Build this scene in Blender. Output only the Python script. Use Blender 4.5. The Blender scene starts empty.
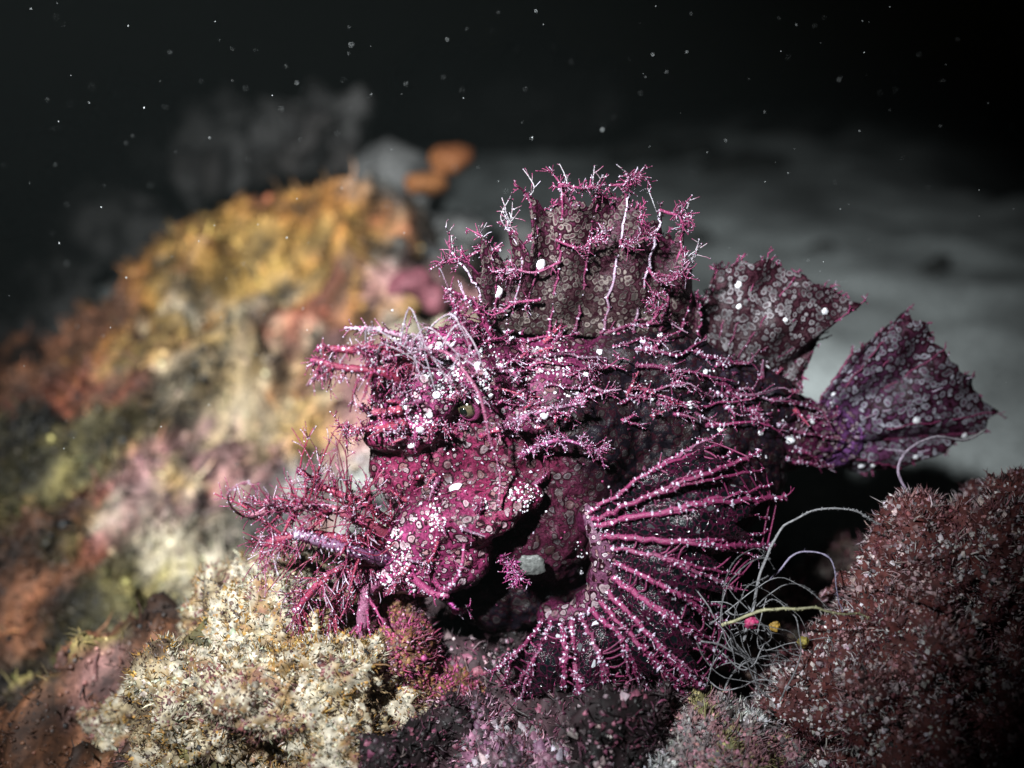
import bpy, bmesh, math
import numpy as np
from mathutils import Vector
from mathutils.bvhtree import BVHTree

# ------------------------------------------------------------------ camera, water, torch
SC = bpy.context.scene
COL = SC.collection
PITCH = math.radians(14.0)
FPX = 1100.0                                    # focal length in pixels of a 1024 px wide frame
CAM = np.array([0.0, -0.34, 0.10 + 0.34 * math.tan(PITCH)])
S = 0.34 / math.cos(PITCH) / FPX                # metres per pixel at the fish

cam_d = bpy.data.cameras.new('camera')
cam = bpy.data.objects.new('camera', cam_d); COL.objects.link(cam)
cam.location = CAM; cam.rotation_euler = (math.pi / 2 - PITCH, 0, 0)
cam_d.sensor_width = 36.0; cam_d.lens = 36.0 * FPX / 1024
cam_d.clip_start = 0.01; cam_d.clip_end = 60
cam_d.dof.use_dof = True; cam_d.dof.focus_distance = 0.332; cam_d.dof.aperture_fstop = 4.4
SC.camera = cam

world = bpy.data.worlds.new('World'); SC.world = world; world.use_nodes = True
wn = world.node_tree.nodes; wl = world.node_tree.links
sky = wn.new('ShaderNodeTexSky'); sky.sky_type = 'NISHITA'; sky.sun_disc = False
sky.sun_elevation = math.radians(4); sky.sun_rotation = math.radians(200)
wl.new(sky.outputs[0], wn['Background'].inputs[0]); wn['Background'].inputs[1].default_value = 0.00015

# the photographer's dive torch, held above and to one side of the camera
torch_d = bpy.data.lights.new('dive_torch', 'SPOT')
torch = bpy.data.objects.new('dive_torch', torch_d); COL.objects.link(torch)
TPOS = Vector((-0.17, -0.38, 0.38)); TAIM = Vector((-0.040, 0.10, 0.090))
torch.location = TPOS
torch.rotation_euler = (TAIM - TPOS).to_track_quat('-Z', 'Y').to_euler()
torch_d.energy = 47.0; torch_d.spot_size = math.radians(51); torch_d.spot_blend = 1.0
torch_d.shadow_soft_size = 0.012; torch_d.color = (0.94, 0.98, 1.0)

SC.view_settings.view_transform = 'Standard'; SC.view_settings.look = 'None'
SC.view_settings.exposure = 0.0; SC.view_settings.gamma = 1.0
SC.view_settings.use_curve_mapping = False
SC.cycles.use_denoising = True
SC.cycles.max_bounces = 4; SC.cycles.diffuse_bounces = 2; SC.cycles.glossy_bounces = 2
SC.cycles.transparent_max_bounces = 16

# ------------------------------------------------------------------ helpers
CP, SP = math.cos(PITCH), math.sin(PITCH)
def ray(px, py):
    a = (px - 512) / FPX; b = (384 - py) / FPX
    return np.array([a, CP + b * SP, -SP + b * CP])
def P(px, py, y=0.0):
    d = ray(px, py); t = (y - CAM[1]) / d[1]
    return CAM + d * t
def nrm(v):
    v = np.asarray(v, float); n = np.linalg.norm(v, axis=-1, keepdims=True); return v / np.maximum(n, 1e-12)

def _h(ix, iy, iz, seed):
    with np.errstate(over='ignore'):
        h = (ix.astype(np.uint32) * np.uint32(374761393) + iy.astype(np.uint32) * np.uint32(668265263)
             + iz.astype(np.uint32) * np.uint32(2147483647) + np.uint32(seed * 1274126177 & 0xffffffff))
        h = (h ^ (h >> np.uint32(13))) * np.uint32(1274126177)
        h = (h ^ (h >> np.uint32(16))) * np.uint32(2246822519)
        h = h ^ (h >> np.uint32(15))
    return h.astype(np.float64) / 4294967295.0
def noise(p, scale, seed=0):
    q = np.asarray(p, float) * scale + 1000.0
    i = np.floor(q).astype(np.int64); f = q - i; f = f * f * (3 - 2 * f)
    r = 0
    for dx in (0, 1):
        for dy in (0, 1):
            for dz in (0, 1):
                w = (f[:, 0] if dx else 1 - f[:, 0]) * (f[:, 1] if dy else 1 - f[:, 1]) * (f[:, 2] if dz else 1 - f[:, 2])
                r = r + w * _h(i[:, 0] + dx, i[:, 1] + dy, i[:, 2] + dz, seed)
    return r * 2 - 1
def fbm(p, scale, octv=4, seed=0, gain=0.5):
    r = 0; a = 1.0
    for k in range(octv):
        r = r + a * noise(p, scale * 2.03 ** k, seed + k * 17); a *= gain
    return r

def link(name, me, mat, parent=None, origin=None):
    o = bpy.data.objects.new(name, me); COL.objects.link(o)
    if mat: me.materials.append(mat)
    if parent is not None: o.parent = parent
    elif origin is not None: o.location = origin
    return o
def tag(o, label=None, cat=None, group=None, kind=None):
    if label: o['label'] = label
    if cat: o['category'] = cat
    if group: o['group'] = group
    if kind: o['kind'] = kind
    return o
def empty(name, loc):
    o = bpy.data.objects.new(name, None); COL.objects.link(o); o.location = loc; o.empty_display_size = 0.01
    return o

def make_mesh(name, V, tri, C=None, origin=(0, 0, 0), smooth=True, nside=3):
    V = np.asarray(V, np.float32) - np.asarray(origin, np.float32); F = np.asarray(tri, np.int32)
    me = bpy.data.meshes.new(name)
    me.vertices.add(len(V)); me.vertices.foreach_set('co', V.ravel())
    me.loops.add(F.size); me.loops.foreach_set('vertex_index', F.ravel())
    me.polygons.add(len(F)); me.polygons.foreach_set('loop_start', np.arange(0, F.size, F.shape[1], dtype=np.int32))
    me.polygons.foreach_set('use_smooth', np.full(len(F), smooth))
    if C is not None: set_col(me, C)
    me.update(calc_edges=True); me.validate()
    return me
def set_col(me, C):
    C = np.asarray(C, np.float32); A = np.ones((len(C), 4), np.float32); A[:, :3] = np.clip(C[:, :3], 0, 1)
    at = me.color_attributes.get('Col') or me.color_attributes.new('Col', 'FLOAT_COLOR', 'POINT')
    at.data.foreach_set('color', A.ravel())

class MB:
    """collects quads/tris (as triangles) with a colour for each vertex"""
    def __init__(s): s.v = []; s.f = []; s.c = []; s.n = 0
    def add(s, V, F, C):
        V = np.asarray(V, float); s.v.append(V); s.f.append(np.asarray(F, np.int64) + s.n)
        C = np.asarray(C, float)
        if C.ndim == 1: C = np.tile(C, (len(V), 1))
        s.c.append(C); s.n += len(V)
    def tube(s, path, rad, c0, c1=None, sides=5, cap=True, bump=0.0, rng=None):
        path = np.asarray(path, float); n = len(path); rad = np.broadcast_to(np.asarray(rad, float), (n,))
        T = nrm(np.gradient(path, axis=0))
        ref = np.array([0.31, 0.84, 0.45]); ref = ref if abs(T[0] @ ref) < 0.9 else np.array([1.0, 0, 0])
        A = nrm(np.cross(T, ref)); B = np.cross(T, A)
        ang = np.arange(sides) * 2 * math.pi / sides
        rr = rad[:, None] * np.ones((1, sides))
        if bump and rng is not None: rr = rr * (1 + bump * rng.uniform(-1, 1, rr.shape))
        V = path[:, None, :] + rr[..., None] * (np.cos(ang)[None, :, None] * A[:, None, :] + np.sin(ang)[None, :, None] * B[:, None, :])
        V = V.reshape(-1, 3); F = []
        i = np.arange(n - 1)[:, None] * sides; j = np.arange(sides)[None, :]; k = (j + 1) % sides
        a, b, c, d = (i + j).ravel(), (i + k).ravel(), (i + sides + k).ravel(), (i + sides + j).ravel()
        F = np.concatenate([np.stack([a, b, c], 1), np.stack([a, c, d], 1)])
        t = np.linspace(0, 1, n)[:, None]; c0 = np.asarray(c0, float); c1 = c0 if c1 is None else np.asarray(c1, float)
        C = np.repeat(c0 * (1 - t) + c1 * t, sides, axis=0)
        if cap:
            tip = path[-1] + T[-1] * rad[-1] * 0.8
            V = np.vstack([V, tip, path[0] - T[0] * rad[0] * 0.6]); m = n * sides
            e = np.arange(sides); e2 = (e + 1) % sides
            F = np.concatenate([F, np.stack([(n - 1) * sides + e, (n - 1) * sides + e2, np.full(sides, m)], 1), np.stack([e2, e, np.full(sides, m + 1)], 1)])
            C = np.vstack([C, C[-1:], C[:1]])
        s.add(V, F, C)
    def scatter(s, pos, dirs, size, cols, tmpl, rng, aspect=None):
        """copies of a template (z up, unit size) at pos, along dirs"""
        TV, TF = tmpl; pos = np.asarray(pos, float); n = len(pos)
        if n == 0: return
        d = nrm(dirs); r = rng.normal(size=(n, 3)); a = nrm(np.cross(d, r)); b = np.cross(d, a)
        size = np.broadcast_to(np.asarray(size, float), (n,)); asp = np.ones(n) if aspect is None else np.broadcast_to(aspect, (n,))
        V = pos[:, None, :] + size[:, None, None] * (TV[None, :, 0:1] * a[:, None] + TV[None, :, 1:2] * b[:, None] + asp[:, None, None] * TV[None, :, 2:3] * d[:, None])
        F = TF[None] + (np.arange(n) * len(TV))[:, None, None]
        s.add(V.reshape(-1, 3), F.reshape(-1, 3), np.repeat(np.asarray(cols, float), len(TV), axis=0) if np.ndim(cols) == 2 else np.asarray(cols).reshape(-1, 3))
    def data(s): return np.vstack(s.v), np.vstack(s.f), np.vstack(s.c)
    def build(s, name, mat, parent=None, origin=(0, 0, 0), smooth=True):
        V, F, C = s.data()
        return link(name, make_mesh(name, V, F, C, origin, smooth), mat, parent, origin)

def ico(sub):
    bm = bmesh.new(); bmesh.ops.create_icosphere(bm, subdivisions=sub, radius=1.0)
    V = np.array([v.co[:] for v in bm.verts]); F = np.array([[v.index for v in f.verts] for f in bm.faces]); bm.free()
    return V, F
ICO1, ICO2, ICO3 = ico(1), ico(2), ico(4)
OCT = (np.array([[1, 0, 0], [0, 1, 0], [-1, 0, 0], [0, -1, 0], [0, 0, 1], [0, 0, -1]], float),
       np.array([[0, 1, 4], [1, 2, 4], [2, 3, 4], [3, 0, 4], [1, 0, 5], [2, 1, 5], [3, 2, 5], [0, 3, 5]]))
def cone_tmpl(n=4, bend=0.25):
    V = []; F = []
    for k, (z, r, o) in enumerate(((-.1, .22, 0), (.55, .13, bend * .3), (1.0, .03, bend))):
        for i in range(n):
            a = 2 * math.pi * i / n; V.append((r * math.cos(a) + o, r * math.sin(a), z))
    for k in range(2):
        for i in range(n):
            a, b = k * n + i, k * n + (i + 1) % n; F += [(a, b, b + n), (a, b + n, a + n)]
    F += [(2 * n, 2 * n + 1, 2 * n + 2)] + ([(2 * n, 2 * n + 2, 2 * n + 3)] if n == 4 else [])
    return np.array(V), np.array(F)
CONE = cone_tmpl()
def hair_tmpl(n=3):
    V = []; F = []
    for z, r, o in ((-.05, .085, 0), (.55, .066, .10)):
        for i in range(n): a = 2 * math.pi * i / n; V.append((r * math.cos(a) + o, r * math.sin(a), z))
    V.append((.42, 0, 1.0))
    for i in range(n): j = (i + 1) % n; F += [(i, j, j + n), (i, j + n, i + n), (i + n, j + n, 2 * n)]
    return np.array(V), np.array(F)
HALF = (np.array([[1, 0, -.25], [0, 1, -.25], [-1, 0, -.25], [0, -1, -.25], [0.1, 0, 1]], float), np.array([[0, 1, 4], [1, 2, 4], [2, 3, 4], [3, 0, 4]]))   # buried grain: only its top shows
HAIR = hair_tmpl()
def leaf_tmpl():
    V = np.array([[0, -.12, 0], [0, .12, 0], [.12, .3, .5], [.12, -.3, .5], [.3, .16, .95], [.3, -.16, .95],
                  [.06, -.12, 0], [.06, .12, 0], [.18, .3, .5], [.18, -.3, .5], [.34, .16, .95], [.34, -.16, .95]])
    F = np.array([[0, 1, 2], [0, 2, 3], [3, 2, 4], [3, 4, 5], [7, 6, 8], [8, 6, 9], [8, 9, 10], [10, 9, 11], [4, 2, 8], [4, 8, 10], [3, 5, 9], [5, 11, 9], [5, 4, 10], [5, 10, 11]])
    return V, F
LEAF = leaf_tmpl()

def blob(ells, voxel, smooth=6):
    """one continuous surface round a list of (centre, radii, rot about y): arrays V, F"""
    mb = MB()
    for c, r, rot in ells:
        V, F = ICO3; V = V * np.asarray(r); ca, sa = math.cos(rot), math.sin(rot)
        V = np.stack([V[:, 0] * ca - V[:, 2] * sa, V[:, 1], V[:, 0] * sa + V[:, 2] * ca], 1) + np.asarray(c)
        mb.add(V, F, (0, 0, 0))
    V, F, _ = mb.data(); me = make_mesh('tmp', V, F)
    o = bpy.data.objects.new('tmp', me); COL.objects.link(o)
    m = o.modifiers.new('r', 'REMESH'); m.mode = 'VOXEL'; m.voxel_size = voxel
    m = o.modifiers.new('s', 'SMOOTH'); m.factor = 0.5; m.iterations = smooth
    dg = bpy.context.evaluated_depsgraph_get(); e = o.evaluated_get(dg); m2 = e.to_mesh(); m2.calc_loop_triangles()
    V = np.empty(len(m2.vertices) * 3); m2.vertices.foreach_get('co', V)
    F = np.empty(len(m2.loop_triangles) * 3, np.int32); m2.loop_triangles.foreach_get('vertices', F)
    e.to_mesh_clear(); bpy.data.objects.remove(o); bpy.data.meshes.remove(me)
    return V.reshape(-1, 3), F.reshape(-1, 3)
def vnormals(V, F):
    fn = np.cross(V[F[:, 1]] - V[F[:, 0]], V[F[:, 2]] - V[F[:, 0]]); N = np.zeros_like(V)
    for k in range(3): np.add.at(N, F[:, k], fn)
    return nrm(N)
def sample(V, F, n, rng, weight=None):
    a, b, c = V[F[:, 0]], V[F[:, 1]], V[F[:, 2]]
    w = np.linalg.norm(np.cross(b - a, c - a), axis=1)
    if weight is not None: w = w * weight((a + b + c) / 3)
    k = rng.choice(len(F), n, p=w / w.sum()); u = rng.random((n, 2)); fl = u.sum(1) > 1; u[fl] = 1 - u[fl]
    N = vnormals(V, F)
    pos = a[k] + (b[k] - a[k]) * u[:, :1] + (c[k] - a[k]) * u[:, 1:]
    return pos, nrm(N[F[k, 0]] + N[F[k, 1]] + N[F[k, 2]])

# ------------------------------------------------------------------ materials
def new_mat(name):
    m = bpy.data.materials.new(name); m.use_nodes = True; nt = m.node_tree
    return m, nt, nt.nodes['Principled BSDF']
def nd(nt, t, **kw):
    n = nt.nodes.new(t)
    for k, v in kw.items(): setattr(n, k, v)
    return n
def mix(nt, fac, a, b, mode='MIX'):
    n = nd(nt, 'ShaderNodeMix', data_type='RGBA', blend_type=mode)
    for sock, v in ((n.inputs[0], fac), (n.inputs[6], a), (n.inputs[7], b)):
        if isinstance(v, bpy.types.NodeSocket): nt.links.new(v, sock)
        elif isinstance(v, (int, float)): sock.default_value = v
        else: sock.default_value = (*v, 1)
    return n.outputs[2]
def ramp(nt, fac, stops, interp='LINEAR'):
    r = nd(nt, 'ShaderNodeValToRGB'); r.color_ramp.interpolation = interp
    e = r.color_ramp.elements
    while len(e) < len(stops): e.new(0.5)
    for k, (p, c) in enumerate(stops): e[k].position = p; e[k].color = (c, c, c, 1) if isinstance(c, (int, float)) else (*c, 1)
    nt.links.new(fac, r.inputs[0]); return r.outputs[0]
def math_n(nt, op, a, b=None):
    n = nd(nt, 'ShaderNodeMath', operation=op)
    for s, v in zip(n.inputs, (a, b)):
        if v is None: continue
        if isinstance(v, bpy.types.NodeSocket): nt.links.new(v, s)
        else: s.default_value = v
    return n.outputs[0]
def obj_coord(nt, warp=0.0, wscale=200):
    tc = nd(nt, 'ShaderNodeTexCoord').outputs['Object']
    if not warp: return tc
    n = nd(nt, 'ShaderNodeTexNoise'); n.inputs['Scale'].default_value = wscale; nt.links.new(tc, n.inputs['Vector'])
    v = nd(nt, 'ShaderNodeVectorMath', operation='MULTIPLY_ADD'); nt.links.new(n.outputs['Color'], v.inputs[0])
    v.inputs[1].default_value = (warp,) * 3; nt.links.new(tc, v.inputs[2]); return v.outputs[0]
def vor(nt, vec, scale, feature='F1'):
    n = nd(nt, 'ShaderNodeTexVoronoi', feature=feature); n.inputs['Scale'].default_value = scale
    nt.links.new(vec, n.inputs['Vector']); return n
def noi(nt, vec, scale, detail=4):
    n = nd(nt, 'ShaderNodeTexNoise'); n.inputs['Scale'].default_value = scale; n.inputs['Detail'].default_value = detail
    nt.links.new(vec, n.inputs['Vector']); return n.outputs[0]
def bump(nt, b, h, strength, dist):
    n = nd(nt, 'ShaderNodeBump'); n.inputs['Strength'].default_value = strength; n.inputs['Distance'].default_value = dist
    nt.links.new(h, n.inputs['Height']); nt.links.new(n.outputs[0], b.inputs['Normal'])

def growth_mat(name, rough=0.45, scale=900, var=0.5, spec=0.5):
    m, nt, b = new_mat(name); at = nd(nt, 'ShaderNodeVertexColor', layer_name='Col').outputs[0]
    tc = obj_coord(nt); n = noi(nt, tc, scale)
    c = mix(nt, 1.0, at, ramp(nt, n, [(0.3, 1 - var), (0.7, 1 + var * 0.4)]), 'MULTIPLY')
    nt.links.new(c, b.inputs['Base Color']); b.inputs['Roughness'].default_value = rough
    b.inputs['Specular IOR Level'].default_value = spec
    bump(nt, b, n, 0.6, 0.0006); return m
def skin_mat(name, fin=False, pale=(0.66, 0.58, 0.62), scales=(620, 300)):
    """ringed skin: crowded flat pale discs with dark outlines, two sizes, over the colour carried by the mesh"""
    m, nt, b = new_mat(name); at = nd(nt, 'ShaderNodeVertexColor', layer_name='Col').outputs[0]
    vec = obj_coord(nt, 0.0022, 300); n = noi(nt, vec, 1500); n2 = noi(nt, vec, 110, 3)
    c = mix(nt, 1.0, at, ramp(nt, n, [(0.3, 0.3), (0.7, 1.5)]), 'MULTIPLY')
    lum = nd(nt, 'ShaderNodeRGBToBW'); nt.links.new(at, lum.inputs[0]); dim = ramp(nt, lum.outputs[0], [(0.010, 0.05), (0.07, 1.0)])
    hs = None
    if fin: dim = ramp(nt, n2, [(0.35, 0.25), (0.65, 1.0)])
    for sc, lo, hi, th in (((scales[1], 0.75, 1.3, 0.03),) if fin else ((scales[0], 0.55, 0.9, 0.35), (scales[1], 0.5, 0.95, 0.30))):
        v = vor(nt, vec, sc); rnd = nd(nt, 'ShaderNodeSeparateColor'); nt.links.new(v.outputs['Color'], rnd.inputs[0])
        size = math_n(nt, 'MULTIPLY_ADD', rnd.outputs[0], hi - lo); size.node.inputs[2].default_value = lo
        d = math_n(nt, 'DIVIDE', v.outputs['Distance'], size)
        keep = ramp(nt, rnd.outputs[1], [(th - .02, 0.0), (th + .02, 1.0)])
        inner = ramp(nt, d, [(0.0, 0.7), (0.10, 0.45), (0.22, 0.45), (0.36, 1.0), (0.46, 1.0), (0.52, 0.0)] if not fin else [(0.0, 0.35), (0.08, 0.15), (0.24, 0.18), (0.34, 1.0), (0.43, 1.0), (0.50, 0.0)])
        out = ramp(nt, d, [(0.44, 0.0), (0.52, 1.0), (0.64, 1.0), (0.74, 0.0)])
        tone = mix(nt, rnd.outputs[2], (0.30, 0.15, 0.14) if not fin else tuple(x * .35 for x in pale), pale); tone = mix(nt, 0.08 if fin else 0.3, tone, at); tone = mix(nt, 1.0, tone, dim, 'MULTIPLY')
        c = mix(nt, math_n(nt, 'MULTIPLY', out, keep), c, (0.014, 0.003, 0.006)); c = mix(nt, math_n(nt, 'MULTIPLY', inner, keep), c, tone)
        hs = math_n(nt, 'MULTIPLY', inner, keep) if hs is None else math_n(nt, 'ADD', hs, math_n(nt, 'MULTIPLY', inner, keep))
    nt.links.new(c, b.inputs['Base Color']); b.inputs['Roughness'].default_value = 0.4; b.inputs['Specular IOR Level'].default_value = 0.12
    bump(nt, b, math_n(nt, 'ADD', hs, math_n(nt, 'MULTIPLY', n, 1.2)), 0.5, 0.0004); return m
def fin_mat(name, scale, line, cell, spotty=0.85, clear=0.4, squash=1.0, amix=0.5, w=1.0):
    """thin net: dark looped outlines, the windows between them partly see-through"""
    m, nt, b = new_mat(name); at = nd(nt, 'ShaderNodeVertexColor', layer_name='Col').outputs[0]
    vec = obj_coord(nt, 0.0035, 220)
    mp = nd(nt, 'ShaderNodeMapping'); mp.inputs['Scale'].default_value = (1, 1, squash); nt.links.new(vec, mp.inputs['Vector']); vec = mp.outputs[0]
    v = vor(nt, vec, scale); rnd = nd(nt, 'ShaderNodeSeparateColor'); nt.links.new(v.outputs['Color'], rnd.inputs[0])
    e = vor(nt, vec, scale, 'DISTANCE_TO_EDGE').outputs['Distance']; n = noi(nt, vec, 1500)
    net = ramp(nt, e, [(0.10 * w, 1.0), (0.20 * w, 0.0)]); win = ramp(nt, e, [(0.16 * w, 0.0), (0.26 * w, 1.0)])
    lc = mix(nt, amix, line, at); lc = mix(nt, 1.0, lc, ramp(nt, n, [(0.3, 0.4), (0.7, 1.8)]), 'MULTIPLY')
    wc = mix(nt, rnd.outputs[0], tuple(x * .35 for x in cell), cell); c = mix(nt, net, wc, lc)
    sp = math_n(nt, 'MULTIPLY', ramp(nt, rnd.outputs[1], [(spotty, 0.0), (spotty + .03, 1.0)]), win)
    c = mix(nt, sp, c, (0.62, 0.64, 0.68))
    nt.links.new(c, b.inputs['Base Color']); b.inputs['Roughness'].default_value = 0.18; b.inputs['Specular IOR Level'].default_value = 0.35
    bump(nt, b, math_n(nt, 'ADD', net, n), 0.6, 0.0005)
    a = math_n(nt, 'SUBTRACT', math_n(nt, 'MULTIPLY', win, clear), math_n(nt, 'MULTIPLY', sp, clear))
    tr = nd(nt, 'ShaderNodeBsdfTransparent'); ms = nd(nt, 'ShaderNodeMixShader'); nt.links.new(a, ms.inputs[0]); nt.links.new(b.outputs[0], ms.inputs[1]); nt.links.new(tr.outputs[0], ms.inputs[2])
    nt.links.new(ms.outputs[0], nt.nodes['Material Output'].inputs['Surface']); return m

M_SKIN = skin_mat('ringed_skin')
M_FRILL = growth_mat('pink_frill', 0.36, 2500, 0.45, 0.4)
M_DORSAL = skin_mat('dorsal_skin', True, (0.20, 0.165, 0.15), (700, 520))
M_TAIL = skin_mat('tail_skin', True, (0.46, 0.46, 0.53), (560, 430))
M_SOFT = skin_mat('soft_dorsal_skin', True, (0.32, 0.30, 0.32), (620, 460))
M_PEC = fin_mat('pectoral_membrane', 480, (0.03, 0.004, 0.014), (0.006, 0.011, 0.013), 0.97, 0.4, 1.0, 0.05, .7)
M_GROWTH = growth_mat('encrusting_growth', 0.55, 700, 0.55)
M_ROCK = growth_mat('encrusted_rock', 0.7, 420, 0.6, 0.3)
M_THREAD = growth_mat('pale_thread', 0.5, 900, 0.5)
M_SAND = growth_mat('grey_sand', 0.9, 260, 0.35, 0.2)

rng = np.random.default_rng(7)

# ------------------------------------------------------------------ sea floor and reef slope
def patch_colour(pos, patches, seed, warp=0.02, soft=2.0, con=1.1):
    st = np.stack([(pos[:, 0] * .77 + pos[:, 2] * .64) * .45, pos[:, 1] * .8, -pos[:, 0] * .64 + pos[:, 2] * .77], 1)      # growth runs in slanting bands
    q = pos + warp * np.stack([fbm(st, 34, 4, seed + k * 5, .6) for k in range(3)], 1)
    W = np.zeros(len(pos)); C = np.zeros((len(pos), 3))
    for c, r, col in patches:
        w = np.exp(-soft * ((q - c) ** 2).sum(1) / r ** 2) + 1e-9
        w = w ** 1.5; W += w; C += w[:, None] * np.asarray(col)
    C /= W[:, None]
    k = fbm(st, 75, 4, seed + 50, .65)[:, None]
    C = C * np.exp(con * k); C = C * np.minimum(1, .46 / np.maximum(C.max(1, keepdims=True), 1e-6))
    return np.clip(C, 0.002, 0.8)
def grid(x0, x1, y0, y1, nx, ny, hf, xw=None):
    X, Y = np.meshgrid(np.linspace(x0, x1, nx), np.linspace(y0, y1, ny)); p = np.stack([X.ravel(), Y.ravel(), 0 * X.ravel()], 1)
    p[:, 2] = hf(p)
    i = (np.arange(ny - 1)[:, None] * nx + np.arange(nx - 1)[None]).ravel()
    F = np.concatenate([np.stack([i, i + 1, i + nx + 1], 1), np.stack([i, i + nx + 1, i + nx], 1)]); return p, F

def sand_h(p):
    y = p[:, 1]; t = np.clip((y - 0.10) / 0.22, 0, 1); t = t * t * (3 - 2 * t)
    return -0.085 + 0.130 * t + 0.135 * np.clip(y - 0.3, 0, 0.9) + 0.03 * np.clip(y - 1.2, 0, 9) + 0.014 * fbm(p, 6, 3, 3) + 0.006 * fbm(p, 26, 3, 8)
# dense sand close by, one coarse sheet on to the horizon (lower, so that the sheets do not meet)
V, F = grid(-0.7, 1.3, -0.5, 2.4, 190, 250, sand_h)
V2 = np.array([[-40, -20, -0.2], [40, -20, -0.2], [40, 45, -0.2], [-40, 45, -0.2]], float)
Vs = np.vstack([V, V2]); Fs = np.vstack([F, np.array([[0, 1, 2], [0, 2, 3]]) + len(V)])
k = fbm(Vs, 7, 4, 21)[:, None] * 1.3
Cs = np.array([0.29, 0.315, 0.31]) * (1 + 0.7 * np.clip(k, -1, 0.5))
tag(link('seabed', make_mesh('seabed', Vs, Fs, Cs), M_SAND), 'grey sand sea floor fading into dark water', kind='structure')

def G(p, cx, cy, rx, ry, h, pw=1.0):
    return h * np.exp(-(((p[:, 0] - cx) / rx) ** 2 + ((p[:, 1] - cy) / ry) ** 2) ** pw)
def reef_h(p):
    x, y = p[:, 0], p[:, 1]; q = p.copy(); q[:, 2] = 0
    crest = np.interp(x, [-.75, -.40, -.22, -.15, -.10, -.06, -.02, .03, .10, .3], [-.05, .0, .070, .128, .150, .140, .095, .03, -.03, -.08])
    yc = .245 + .02 * fbm(q, 9, 2, 77)
    plane = -.045 + 1.0 * (y - .06); k = .03
    z = -k * np.log(np.exp(-plane / k) + np.exp(-crest / k))               # one slope up to a rounded crest
    z = z - .55 * np.clip(y - yc - .03, 0, .5)
    low = -.040 + .05 * np.exp(-((x - .0) / .12) ** 2 - ((y + .0) / .07) ** 2) + .025 * np.exp(-((x + .08) / .05) ** 2 - ((y + .02) / .05) ** 2)
    z = np.maximum(z, np.where(y < .25, low, -.2))
    st = np.stack([(x * .8 + y * .6) * .5, -x * .6 + y * .8, 0 * x], 1)
    return z + 0.020 * fbm(st, 20, 4, 31) + 0.030 * np.abs(fbm(st, 46, 4, 61)) - 0.014
V, F = grid(-0.60, 0.30, -0.16, 0.60, 400, 340, reef_h)
V[:, 0] += 0.006 * fbm(V, 55, 2, 5); V[:, 1] += 0.008 * fbm(V, 55, 2, 6)
OCH, YEL, CRM, MAU, BRN, DRK, GRY, OLV, RUS, WHT = ((0.36, 0.155, 0.035), (0.44, 0.27, 0.075), (0.52, 0.45, 0.33), (0.20, 0.105, 0.10), (0.12, 0.05, 0.025),
    (0.03, 0.022, 0.016), (0.26, 0.27, 0.26), (0.15, 0.125, 0.045), (0.20, 0.055, 0.03), (0.36, 0.37, 0.34))
def pc(px, py, y, r, col, g=1.0): return (P(px, py, y), r * S, np.asarray(col) * g)
PQ = [(240, 190, 90, OCH), (330, 170, 70, OCH), (350, 110, 80, GRY), (420, 170, 60, GRY), (250, 270, 80, YEL), (330, 260, 60, YEL), (300, 220, 40, RUS), (230, 320, 60, CRM), (140, 330, 60, OCH), (290, 340, 60, RUS),
      (200, 380, 80, YEL), (150, 420, 60, CRM), (90, 390, 70, RUS), (320, 390, 80, MAU), (270, 450, 50, DRK), (230, 410, 60, CRM), (350, 470, 70, WHT), (260, 520, 60, GRY), (180, 500, 60, MAU), (60, 460, 80, OLV), (100, 520, 70, RUS),
      (40, 330, 80, BRN), (30, 560, 80, BRN), (110, 600, 70, OLV), (60, 690, 90, BRN), (150, 690, 80, OLV), (250, 600, 80, CRM), (220, 690, 80, OLV), (190, 560, 50, CRM), (330, 660, 80, CRM), (400, 280, 40, MAU), (420, 230, 50, DRK), (180, 250, 50, OCH), (120, 440, 40, YEL), (20, 430, 50, DRK), (60, 610, 40, DRK), (230, 470, 30, DRK), (170, 350, 30, BRN), (310, 300, 35, BRN), (360, 220, 40, BRN), (280, 400, 30, OCH), (380, 340, 40, CRM), (20, 640, 60, DRK), (90, 640, 40, MAU), (170, 620, 40, BRN)]
REEF_BVH = BVHTree.FromPolygons(V.tolist(), F.tolist())
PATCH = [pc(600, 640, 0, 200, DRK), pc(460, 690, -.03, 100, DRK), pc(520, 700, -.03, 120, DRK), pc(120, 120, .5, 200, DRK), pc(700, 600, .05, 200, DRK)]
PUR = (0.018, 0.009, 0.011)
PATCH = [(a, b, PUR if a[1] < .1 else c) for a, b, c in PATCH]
for px, py, rp, col in PQ:
    h = REEF_BVH.ray_cast(Vector(CAM), Vector(nrm(ray(px, py)))); c = np.array(h[0]) if h[0] else P(px, py, .2)
    PATCH.append((c, rp * S * (c[1] + .34) / .34, np.asarray(col) * (.95 if py < 400 else .56)))  # lower slope painted darker, as if at the dim edge of the beam
C = patch_colour(V, PATCH, 11, .034, 2.0, 1.8)  # strong contrast paints in the shaded gaps that frontal light leaves out
tag(link('reef_slope', make_mesh('reef_slope', V, F, C), M_ROCK), 'reef slope overgrown with ochre and cream encrusting growth', kind='structure')

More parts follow.
